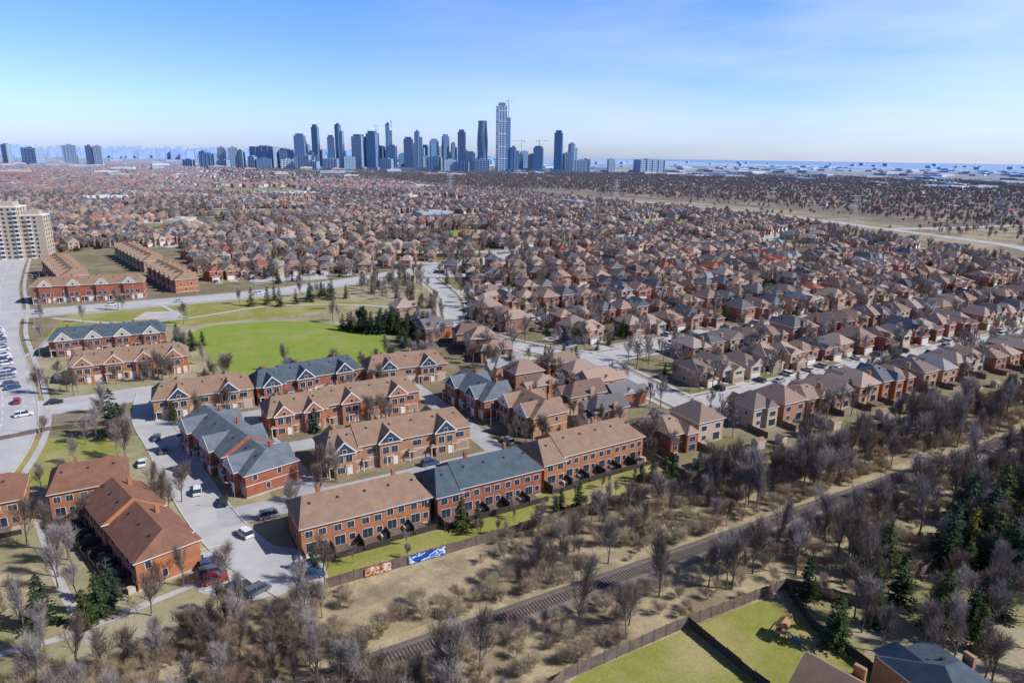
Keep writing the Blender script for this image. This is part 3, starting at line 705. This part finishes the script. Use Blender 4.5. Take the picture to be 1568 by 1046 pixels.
# twisted tower
tw=MB(); N=56; H=245; seg=28
lv=[]
for k in range(N+1):
    a=R(210)*(k/N); z=H*k/N
    lv.append([(28*math.cos(t)*math.cos(a)-23*math.sin(t)*math.sin(a),28*math.cos(t)*math.sin(a)+23*math.sin(t)*math.cos(a),z) for t in [2*math.pi*j/seg for j in range(seg)]])
for k in range(N):
    for j in range(seg):
        a,b_=lv[k][j],lv[k][(j+1)%seg]; c,d=lv[k+1][(j+1)%seg],lv[k+1][j]
        zz=a[2]+1.3
        tw.face([(a[0],a[1],a[2]),(b_[0],b_[1],b_[2]),(b_[0],b_[1],zz),(a[0],a[1],zz)],TM[3])
        tw.face([(a[0]*.96,a[1]*.96,zz),(b_[0]*.96,b_[1]*.96,zz),(c[0]*.96,c[1]*.96,c[2]),(d[0]*.96,d[1]*.96,d[2])],TM[0])
    tw.face([(p[0],p[1],p[2]) for p in lv[k]],TM[3])
tw.face(lv[N],TM[2]); tw.obj('twisted_condo_tower',(1630,3213,0),R(40))
# tallest tower
tt=MB()
tt.box(-32,12,-24,24,0,318,TM[4]); tt.box(12.01,32,-20,20,0,262,TM[0]); tt.box(-24,6,-16,16,318,332,TM[2])
for z in (60,120,180,240,290): tt.box(-33,13,-25,25,z,z+5,m_fw)
for x in (-32,-18,-4,11): tt.box(x-1,x+1,-25.5,25.5,0,316,TM[1])
tt.obj('supertall_condo_tower',(1722,3161,0),yaw+.25)
def crane(x,y,z,h,an):
    mb=MB()
    for k in range(int(h/6)):
        for dx,dy in ((-1.2,-1.2),(1.2,-1.2),(1.2,1.2),(-1.2,1.2)): mb.box(dx-.4,dx+.4,dy-.4,dy+.4,k*6,k*6+6,m_pole)
        mb.box(-1.3,1.3,-1.3,1.3,k*6,k*6+.7,m_pole)
    mb.box(-18,45,-1,1,h,h+1.6,m_pole,True); mb.box(-18,-12,-2,2,h-4,h,m_fg,True); mb.box(-1.5,1.5,-1.5,1.5,h,h+8,m_pole)
    mb.obj('tower_crane',(x,y,z),an)
crane(1745,3150,262,78,.4); crane(1805,3120,100,50,2.6); crane(1160,3470,180,34,.2); crane(1230,3440,205,30,1); crane(1880,3070,128,25,0)
fs=MB(); m_far=[mat('hazy_city_blue',(.22,.32,.5),fine=0),mat('hazy_city_pale',(.45,.55,.7),fine=0)]  # bluish distance haze baked into the skyline's base colours
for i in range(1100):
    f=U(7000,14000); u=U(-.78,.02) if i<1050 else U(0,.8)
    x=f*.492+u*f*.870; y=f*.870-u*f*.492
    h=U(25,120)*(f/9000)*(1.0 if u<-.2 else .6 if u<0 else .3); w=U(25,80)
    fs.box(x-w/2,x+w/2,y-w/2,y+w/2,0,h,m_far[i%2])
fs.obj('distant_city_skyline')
# ------------------------------------------------------------------ trees
def perp(d):
    a=Vector((0,0,1)) if abs(d.z)<.9 else Vector((1,0,0))
    p=d.cross(a).normalized(); return p,d.cross(p).normalized()
def bare_tree(name,seed,H,lev=4,counts=(8,7,6,6),spread=.75,mt=None,tw=.05,stems=1):
    r=random.Random(seed); mb=MB(); mt=mt or m_twig
    def tube(p,q,r0,r1,n,m):
        d=(q-p).normalized(); a,b_=perp(d)
        A=[p+(a*math.cos(t)+b_*math.sin(t))*r0 for t in [2*math.pi*k/n for k in range(n)]]
        B=[q+(a*math.cos(t)+b_*math.sin(t))*r1 for t in [2*math.pi*k/n for k in range(n)]]
        for k in range(n): mb.face([tuple(A[k]),tuple(A[(k+1)%n]),tuple(B[(k+1)%n]),tuple(B[k])],m)
    def rec(p,d,L,rad,l):
        a,b_=perp(d)
        if l>=3:
            q=p+d*L; th=r.uniform(0,6.28); s=(a*math.cos(th)+b_*math.sin(th))*(tw*(1.3 if l==3 else .8))
            mb.face([tuple(p-s/2),tuple(p+s/2),tuple(q)],mt)
            mid=None
        else:
            mid=p+d*L*.5+(a*r.uniform(-1,1)+b_*r.uniform(-1,1))*L*.05; q=p+d*L+(a*r.uniform(-1,1)+b_*r.uniform(-1,1))*L*.08
            n=5 if l==0 else 3
            tube(p,mid,rad,rad*.75,n,m_bark); tube(mid,q,rad*.75,rad*.4,n,m_bark)
        if l>=lev: return
        n=counts[l]
        for k in range(n):
            t=(.32 if l==0 else .15)+(.68 if l==0 else .85)*(k+r.random())/n; t=min(t,1)
            if mid is not None: pp=p.lerp(mid,t*2) if t<.5 else mid.lerp(q,t*2-1)
            else: pp=p.lerp(q,t)
            th=r.uniform(0,6.28); an=r.uniform(.45,.95)*spread*1.2*(1.15-.5*t*(l==0))
            nd=(d*math.cos(an)+(a*math.cos(th)+b_*math.sin(th))*math.sin(an)+Vector((0,0,.3))).normalized()
            nl=L*(r.uniform(.5,.72) if l==0 else r.uniform(.42,.62))*(1.1-.45*t)
            if l==2: nl=max(nl,.9)
            if l>=3: nl=r.uniform(.8,1.7)
            rec(pp,nd,nl,rad*.42,l+1)
    for s_ in range(stems):
        d=Vector((r.uniform(-.05,.05),r.uniform(-.05,.05),1)) if stems==1 else Vector((r.uniform(-.5,.5),r.uniform(-.5,.5),1))
        rec(Vector((r.uniform(-.3,.3)*(stems>1),r.uniform(-.3,.3)*(stems>1),-.1)),d.normalized(),H*.72*(1 if stems==1 else r.uniform(.6,1)),H*.018 if stems==1 else .06,0)
    return mb.mesh(name)
BT=[bare_tree('bare_tree',i,U(9,11.5),4,(9,8,6,4),U(.5,.72)) for i in range(6)]
BTF=[bare_tree('bare_tree',20+i,9.5,3,(9,8,6),.7,m_twigd,tw=.11) for i in range(3)]
SH=[bare_tree('brush_shrub',40+i,4.2,4,(5,5,4,3),.8,m_shrub,.035,stems=4) for i in range(3)]
FARB=[bare_tree('bare_tree_clump',60+i,9,3,(9,7,6),.9,m_twigf,tw=.35) for i in range(2)]
def conifer(name,seed,H,Rm,m,dens=1):
    r=random.Random(seed); mb=MB()
    n=6
    for k in range(n):
        a,b_=2*math.pi*k/n,2*math.pi*(k+1)/n
        mb.face([(.16*math.cos(a),.16*math.sin(a),0),(.16*math.cos(b_),.16*math.sin(b_),0),(.03*math.cos(b_),.03*math.sin(b_),H*.97),(.03*math.cos(a),.03*math.sin(a),H*.97)],m_bark)
    lay=int(17*dens)
    for l in range(lay):
        t=l/lay; z=H*(.08+.9*t); R_=Rm*(1-t)**.85*r.uniform(.8,1.1)+.15; nb=int(11-5*t)
        for k in range(nb):
            th=r.uniform(0,6.28); Rb=R_*r.uniform(.7,1.1); d=Vector((math.cos(th),math.sin(th),0)); sd=Vector((-d.y,d.x,0))
            ns=max(2,int(Rb/.42))
            for j in range(ns):
                u=(j+.6)/ns; c=d*Rb*u+Vector((0,0,z-.35*Rb*u*u+.1*Rb*u))
                s=.68*(1-.35*u)*r.uniform(.7,1.2)
                for q in range(3):
                    o=sd*r.uniform(-.5,.5)*s; tip=c+d*s*.9+sd*(r.uniform(-1,1)*s)+Vector((0,0,r.uniform(-.35,.15)*s))
                    mb.face([tuple(c+o-sd*s*.3+Vector((0,0,r.uniform(-.1,.25)))),tuple(c+o+sd*s*.35),tuple(tip)],m)
    for q in range(8):
        th=r.uniform(0,6.28); mb.face([(0,0,H*1.02),(.25*math.cos(th),.25*math.sin(th),H*.92),(.25*math.cos(th+1),.25*math.sin(th+1),H*.93)],m)
    return mb.mesh(name)
CF=[conifer('evergreen_tree',i,9,2.5+.3*(i%2),m_need) for i in range(4)]; LM=conifer('golden_cypress',9,9,2.4,m_lime)
def evg(x,y,h=9,me=None,wd=1): place(me or random.choice(CF),'evergreen_tree' if me is None else 'golden_cypress_tree',(x,y,0),U(0,6),(h/9*wd,h/9*wd,h/9))
def bare(x,y,s=1): place(random.choice(BT),'bare_tree',(x,y,0),U(0,6),s)
for (x,y,h) in [(-9,203,14),(-7.5,205,9),(-19,120,10),(-11,119,8.5),(-9.5,122,9),(-13,117,7),(23.5,115,6),(54,115.5,7.5),(57.5,115,5),(77,113,5),(80,110.5,7),(104,114,6),(107,113,6.5),(109,112,7),(101,114.5,5),(160,114,6.5),(163,115,7),(97,65,9),(91,55,10),(129,59,11),(102,55,8),(138,64,10),(165,72,9),(133,53,10),(150,58,10),(112,62,7),(95,57,7),(110,50,9),(120,48,8),(144,52,11),(176,66,10),(188,70,9),(118,113,5),(27,178,5),(45,168,6),(75,112,4),(6,209,6),(40,181,7),(128,113,5)]: evg(x,y,h)
evg(139,60,10.5,LM); evg(205,112,7)
for k in range(34):
    t=rnd(); evg(74+t*34+U(-2,2),300-t*30+U(-8,8),U(7,11),wd=1.1)
for k in range(14): evg(U(48,100),U(352,372),U(7,10))
for k in range(10): evg(96+U(-4,4),256+U(-12,10),U(6,9))
for k in range(9): evg(U(12,22),U(272,300),U(6,9),wd=1.2)
def okt(x,y,m=1.5): return droad(x,y)>m and not inrect(x,y,2.0)
nb=0
for _ in range(820):
    x=-30+rnd()**1.15*470; 
    z=rnd()
    if z<.55: y=U(60.5,79.5)
    else: y=U(90,106.5)
    if 45<x<105 and y<71: continue
    if x<112 and y>88 and rnd()<.5: continue
    if 24<x<56 and y>92: continue
    if x>104 and y<68 and rnd()<.3: continue
    s=U(.6,1.15)*(.7 if (y>88 and x<110) else 1)
    bare(x,y,s); nb+=1
for _ in range(60): bare(U(-30,26),U(72,110)+0,U(.5,.85))
for _ in range(1900):
    x=-30+rnd()**1.2*400; y=U(61,82.5) if rnd()<.45 else U(89.5,107.5)
    if 48<x<100 and y<71: continue
    if 28<x<52 and y>98: continue
    place(random.choice(SH),'brush_shrub',(x,y,0),U(0,6),U(.35,.9))
for _ in range(150):
    x=U(96,260); y=U(25,59); bare(x,y,U(.6,1.0))
for _ in range(34): evg(U(104,240),U(36,66),U(8,13))
for (x,y) in [(140,56),(146,60),(150,66),(158,64),(143,50),(152,54),(160,58),(168,62),(136,52),(172,58)]: evg(x,y,U(11,14),wd=1.15)
for _ in range(420):
    x=U(-50,118); y=U(110,262)
    if y<121 and x>22: continue
    if inpoly(x,y,FIELD): continue
    if okt(x,y,.8): bare(x,y,U(.45,.85))
for (x,y) in [(0,150),(4,155),(9,118),(24,135),(33,148),(-16,138),(-20,146),(-14,150),(30,140),(12,200),(-18,135),(-24,150)]: bare(x,y,.85)
for _ in range(55):
    x=U(-50,150); y=U(262,382)
    if inpoly(x,y,FIELD): continue
    if okt(x,y,1): bare(x,y,U(.45,.9))
for _ in range(26):
    x=U(28,110); bare(x,U(110,117),U(.25,.4))
hgrid={}
for (x,y,a) in hpos: hgrid.setdefault((int(x//20),int(y//20)),[]).append((x,y))
def nearhouse(x,y,d):
    gx,gy=int(x//20),int(y//20)
    for i in (-1,0,1):
        for j in (-1,0,1):
            for (hx,hy) in hgrid.get((gx+i,gy+j),()):
                if abs(hx-x)<d and abs(hy-y)<d+1.2: return True
    return False
def instancer(name,pts,me,basez=0):
    mb=MB()
    for (x,y,s,th) in pts:
        c,q=math.cos(th)*s/2,math.sin(th)*s/2
        mb.face([(x-c+q,y-q-c,basez),(x+c+q,y+q-c,basez),(x+c-q,y+q+c,basez),(x-c-q,y-q+c,basez)],m_ground)
    p=mb.obj(name); ch=place(me,name+'_source',parent=p)
    p.instance_type='FACES'; p.use_instance_faces_scale=True; p.instance_faces_scale=1
    p.show_instancer_for_render=False; p.show_instancer_for_viewport=False
pools=[[] for _ in range(3)]; ep=[[] for _ in range(2)]
cnt=0
while cnt<8500:
    y=118+rnd()**.95*1330; x=U(-.14*y-60,740)
    if not (allowed(x,y) or (112<x<160 and y<430)) or nearhouse(x,y,4.3) or (int(x//4),int(y//4)) in smark: continue
    if y<520 and droad(x,y)<1.5: continue
    cnt+=1
    if rnd()<.25: ep[cnt%2].append((x,y,U(.4,1.0),U(0,6)))
    else: pools[cnt%3].append((x,y,U(.55,1.2),U(0,6)))
for i in range(3): instancer('suburb_bare_trees',pools[i],BTF[i])
for i in range(2): instancer('suburb_evergreen_trees',ep[i],CF[i])
fp_=[[],[]]; cnt=0
while cnt<27000:
    if cnt%3: x=U(750,3300); y=U(-50,2700)
    else: x=U(-700,2300); y=U(1450,4200)
    if not visible(x,y,0): continue
    inw=inpoly(x,y,WOODS)
    if not inw and rnd()<.8: continue
    if 640<x<900 and 330<y<1330 and rnd()<.6: continue
    fp_[cnt%2].append((x,y,U(.6,1.15),U(0,6))); cnt+=1
for i in range(2): instancer('distant_woods',fp_[i],FARB[i])
sh=MB(); sh.box(-1.4,1.4,-1.1,1.1,0,2.0,m_side); sh.roof(-1.4,1.4,-1.1,1.1,2.0,.8,0,0,m_rBrown,m_side,ov=.15); sh.box(-.5,.5,-1.16,-1.1,.1,1.8,m_navy)
shm=sh.mesh('garden_shed')
for i in range(30):
    x=120+i*10.5+U(-2,2); place(shm,'garden_shed',(x,U(111,116),0),random.choice((0,1.57,3.14)),U(.8,1.1))
# ------------------------------------------------------------------ parked cars
for (x,y,a) in [(6.8,120,0),(6.6,122.6,0),(6.8,125,0),(7,127.4,0),(10,115.5,.3),(13,113,.4),(22.5,113,0),(22.7,115.4,0),(22.9,117.8,0),(12,150,1.4),(-3,180,1.5),(20,139,0),(45,139.6,0),(60,147,0),(70,171,0),(35,200,0),(66,205,0),(2,186,1.5),(7.5,158,1.45),(5.5,170,1.45),(1,196,1.5),(14,134,1.9),(84,150,1.6),(55,171,0)]: car(x,y,a)
for i in range(22):
    if rnd()<.85: car(-38-.158*(i*4.6)+U(-.2,.2),262+i*4.6,R(12+U(-3,3)))
for i in range(14):
    if rnd()<.5: car(-44-.11*(i*8)+2,250+i*9,R(97))
for (x,y,a) in [(-35,246,1.6),(-25,240,0),(-32,232,.1),(-10,391,0),(20,386,0),(60,390,.1),(-40,385,0)]: car(x,y,a)
for k in range(3):
    for i in range(60): 
        x=165+i*7.3
        if rnd()<.4: car(x,149+SP*k+random.choice((-3,3)),random.choice((0,math.pi)))
# street lamps
lm=MB(); n=6
for k in range(n):
    a,b_=2*math.pi*k/n,2*math.pi*(k+1)/n
    lm.face([(.11*math.cos(a),.11*math.sin(a),0),(.11*math.cos(b_),.11*math.sin(b_),0),(.06*math.cos(b_),.06*math.sin(b_),8.5),(.06*math.cos(a),.06*math.sin(a),8.5)],m_pole)
lm.box(-.05,2,-.05,.05,8.4,8.5,m_pole,True); lm.box(1.7,2.4,-.14,.14,8.3,8.45,m_trim,True)
LMm=lm.mesh('street_lamp')
for i in range(9): place(LMm,'street_lamp',(-27-i*2.2-(3 if i>3 else 0),215+i*34,0),math.pi)
for i in range(8): place(LMm,'street_lamp',(-30+i*30,398+(max(0,i-3)*9),0),-1.57)
for (x,y) in [(8,206),(14,146),(33,147),(60,139),(84,160),(3,128),(70,178),(28,207)]: place(LMm,'street_lamp',(x,y,0),U(0,6),.75)
# hydro pylons
py=MB()
for sx in (-1,1):
    for sy in (-1,1):
        for k in range(6):
            z0,z1=k*6,(k+1)*6; w0,w1=4-.55*k,4-.55*(k+1)
            p,q=Vector((sx*w0,sy*w0,z0)),Vector((sx*w1,sy*w1,z1))
            py.face([tuple(p+Vector((-.2,0,0))),tuple(p+Vector((.2,0,0))),tuple(q+Vector((.2,0,0))),tuple(q+Vector((-.2,0,0)))],m_pole)
            q2=Vector((-sx*w1,sy*w1,z1)); py.face([tuple(p),tuple(p+Vector((0,0,.35))),tuple(q2+Vector((0,0,.35))),tuple(q2)],m_pole)
for z in (24,30,35): py.box(-9,9,-.3,.3,z,z+.6,m_pole,True)
pym=py.mesh('power_pylon')
for (x,y) in [(700,380),(760,520),(830,700),(850,860),(800,1030),(720,1180),(900,430),(1020,420),(600,1330),(960,640),(1100,700)]: place(pym,'power_pylon',(x,y,0),U(0,1))
# playset in the yard
ps=MB(); mbl=mat('blue_plastic',(.03,.12,.5),rough=.4,fine=0); mye=mat('cedar_playset',(.35,.2,.1))
for x in (-1.2,1.2):
    for y in (-1,1): ps.box(x-.08,x+.08,y-.08,y+.08,0,3.0,mye)
ps.box(-1.3,1.3,-1.1,1.1,1.4,1.55,mye,True); ps.roof(-1.3,1.3,-1.1,1.1,2.9,1.0,0,0,mye,mye,ov=.2,tm=mye)
ps.face([(-.4,-1.1,1.55),(.4,-1.1,1.55),(.4,-4,.2),(-.4,-4,.2)],mbl); ps.box(-.5,-.4,-1.3,-1.1,1.5,1.9,mbl)
ps.box(1.2,5.2,-.06,.06,2.6,2.75,mye,True)
for y in (-.9,.9): ps.face([(5.1,y,0),(5.3,y,0),(5.3,0,2.7),(5.1,0,2.7)],mye)
for x in (2.4,3.8): 
    ps.box(x-.3,x-.27,-.02,.02,.6,2.6,m_pole); ps.box(x+.27,x+.3,-.02,.02,.6,2.6,m_pole); ps.box(x-.3,x+.3,-.15,.15,.52,.58,mbl,True)
ps.obj('garden_playset',(86,61,0),R(20)).scale=(.75,.75,.75)
# ------------------------------------------------------------------ camera, light, world
cam=bpy.data.cameras.new('camera'); co=bpy.data.objects.new('camera',cam); col.objects.link(co); scene.camera=co
cam.sensor_width=36; cam.lens=24.0; cam.clip_start=1; cam.clip_end=200000
M=Matrix.Rotation(R(-29.5),4,'Z')@Matrix.Rotation(math.pi/2-R(15.15),4,'X')@Matrix.Rotation(R(.8),4,'Z')
co.matrix_world=Matrix.Translation((0,0,75))@M
el=R(40); az=R(130) # clockwise from +Y
sd=Vector((math.sin(az)*math.cos(el),math.cos(az)*math.cos(el),math.sin(el)))
sl=bpy.data.lights.new('sun','SUN'); sl.energy=5.0; sl.angle=R(.5); sl.color=(1,.965,.91)
so=bpy.data.objects.new('sun',sl); col.objects.link(so); so.rotation_euler=sd.to_track_quat('Z','Y').to_euler()
w=bpy.data.worlds.new('World'); scene.world=w; w.use_nodes=True; nt=w.node_tree
bg=nt.nodes['Background']; sky=nn(nt,'ShaderNodeTexSky',sky_type='NISHITA'); sky.sun_disc=False
sky.sun_elevation=el; sky.sun_rotation=az; sky.altitude=75; sky.air_density=1; sky.dust_density=.6; sky.ozone_density=1.5
tc=nn(nt,'ShaderNodeTexCoord'); mp=nn(nt,'ShaderNodeMapping'); mp.inputs['Scale'].default_value=(1.2,1.2,7); nt.links.new(tc.outputs['Generated'],mp.inputs[0])
n1=noise(nt,mp.outputs[0],1.6,6,.55)
dt=nn(nt,'ShaderNodeVectorMath',operation='DOT_PRODUCT'); nt.links.new(tc.outputs['Generated'],dt.inputs[0]); dt.inputs[1].default_value=(.95,.3,0)
k=ramp(nt,dt.outputs['Value'],[(.55,0.),(.95,1.)])
f=math_(nt,'MULTIPLY',ramp(nt,n1,[(.3,0.),(.8,1.)]),k); f=math_(nt,'MULTIPLY',f,.8)
sz=nn(nt,'ShaderNodeSeparateXYZ'); nt.links.new(tc.outputs['Generated'],sz.inputs[0])
tint=ramp(nt,sz.outputs[2],[(0.,(.94,1.13,1.95)),(.06,(.93,1.15,1.9)),(.14,(.74,1.02,1.85)),(.3,(.50,.94,2.05)),(.48,(.36,.42,.6))])
skc=mixc(nt,1.0,sky.outputs[0],tint,'MULTIPLY')
nt.links.new(mixc(nt,f,skc,(7.6,8.2,8.6)),bg.inputs[0]); bg.inputs[1].default_value=.12
scene.view_settings.view_transform='Standard'; scene.view_settings.look='None'; scene.view_settings.exposure=0
print('houses',nh,'trees',nb)
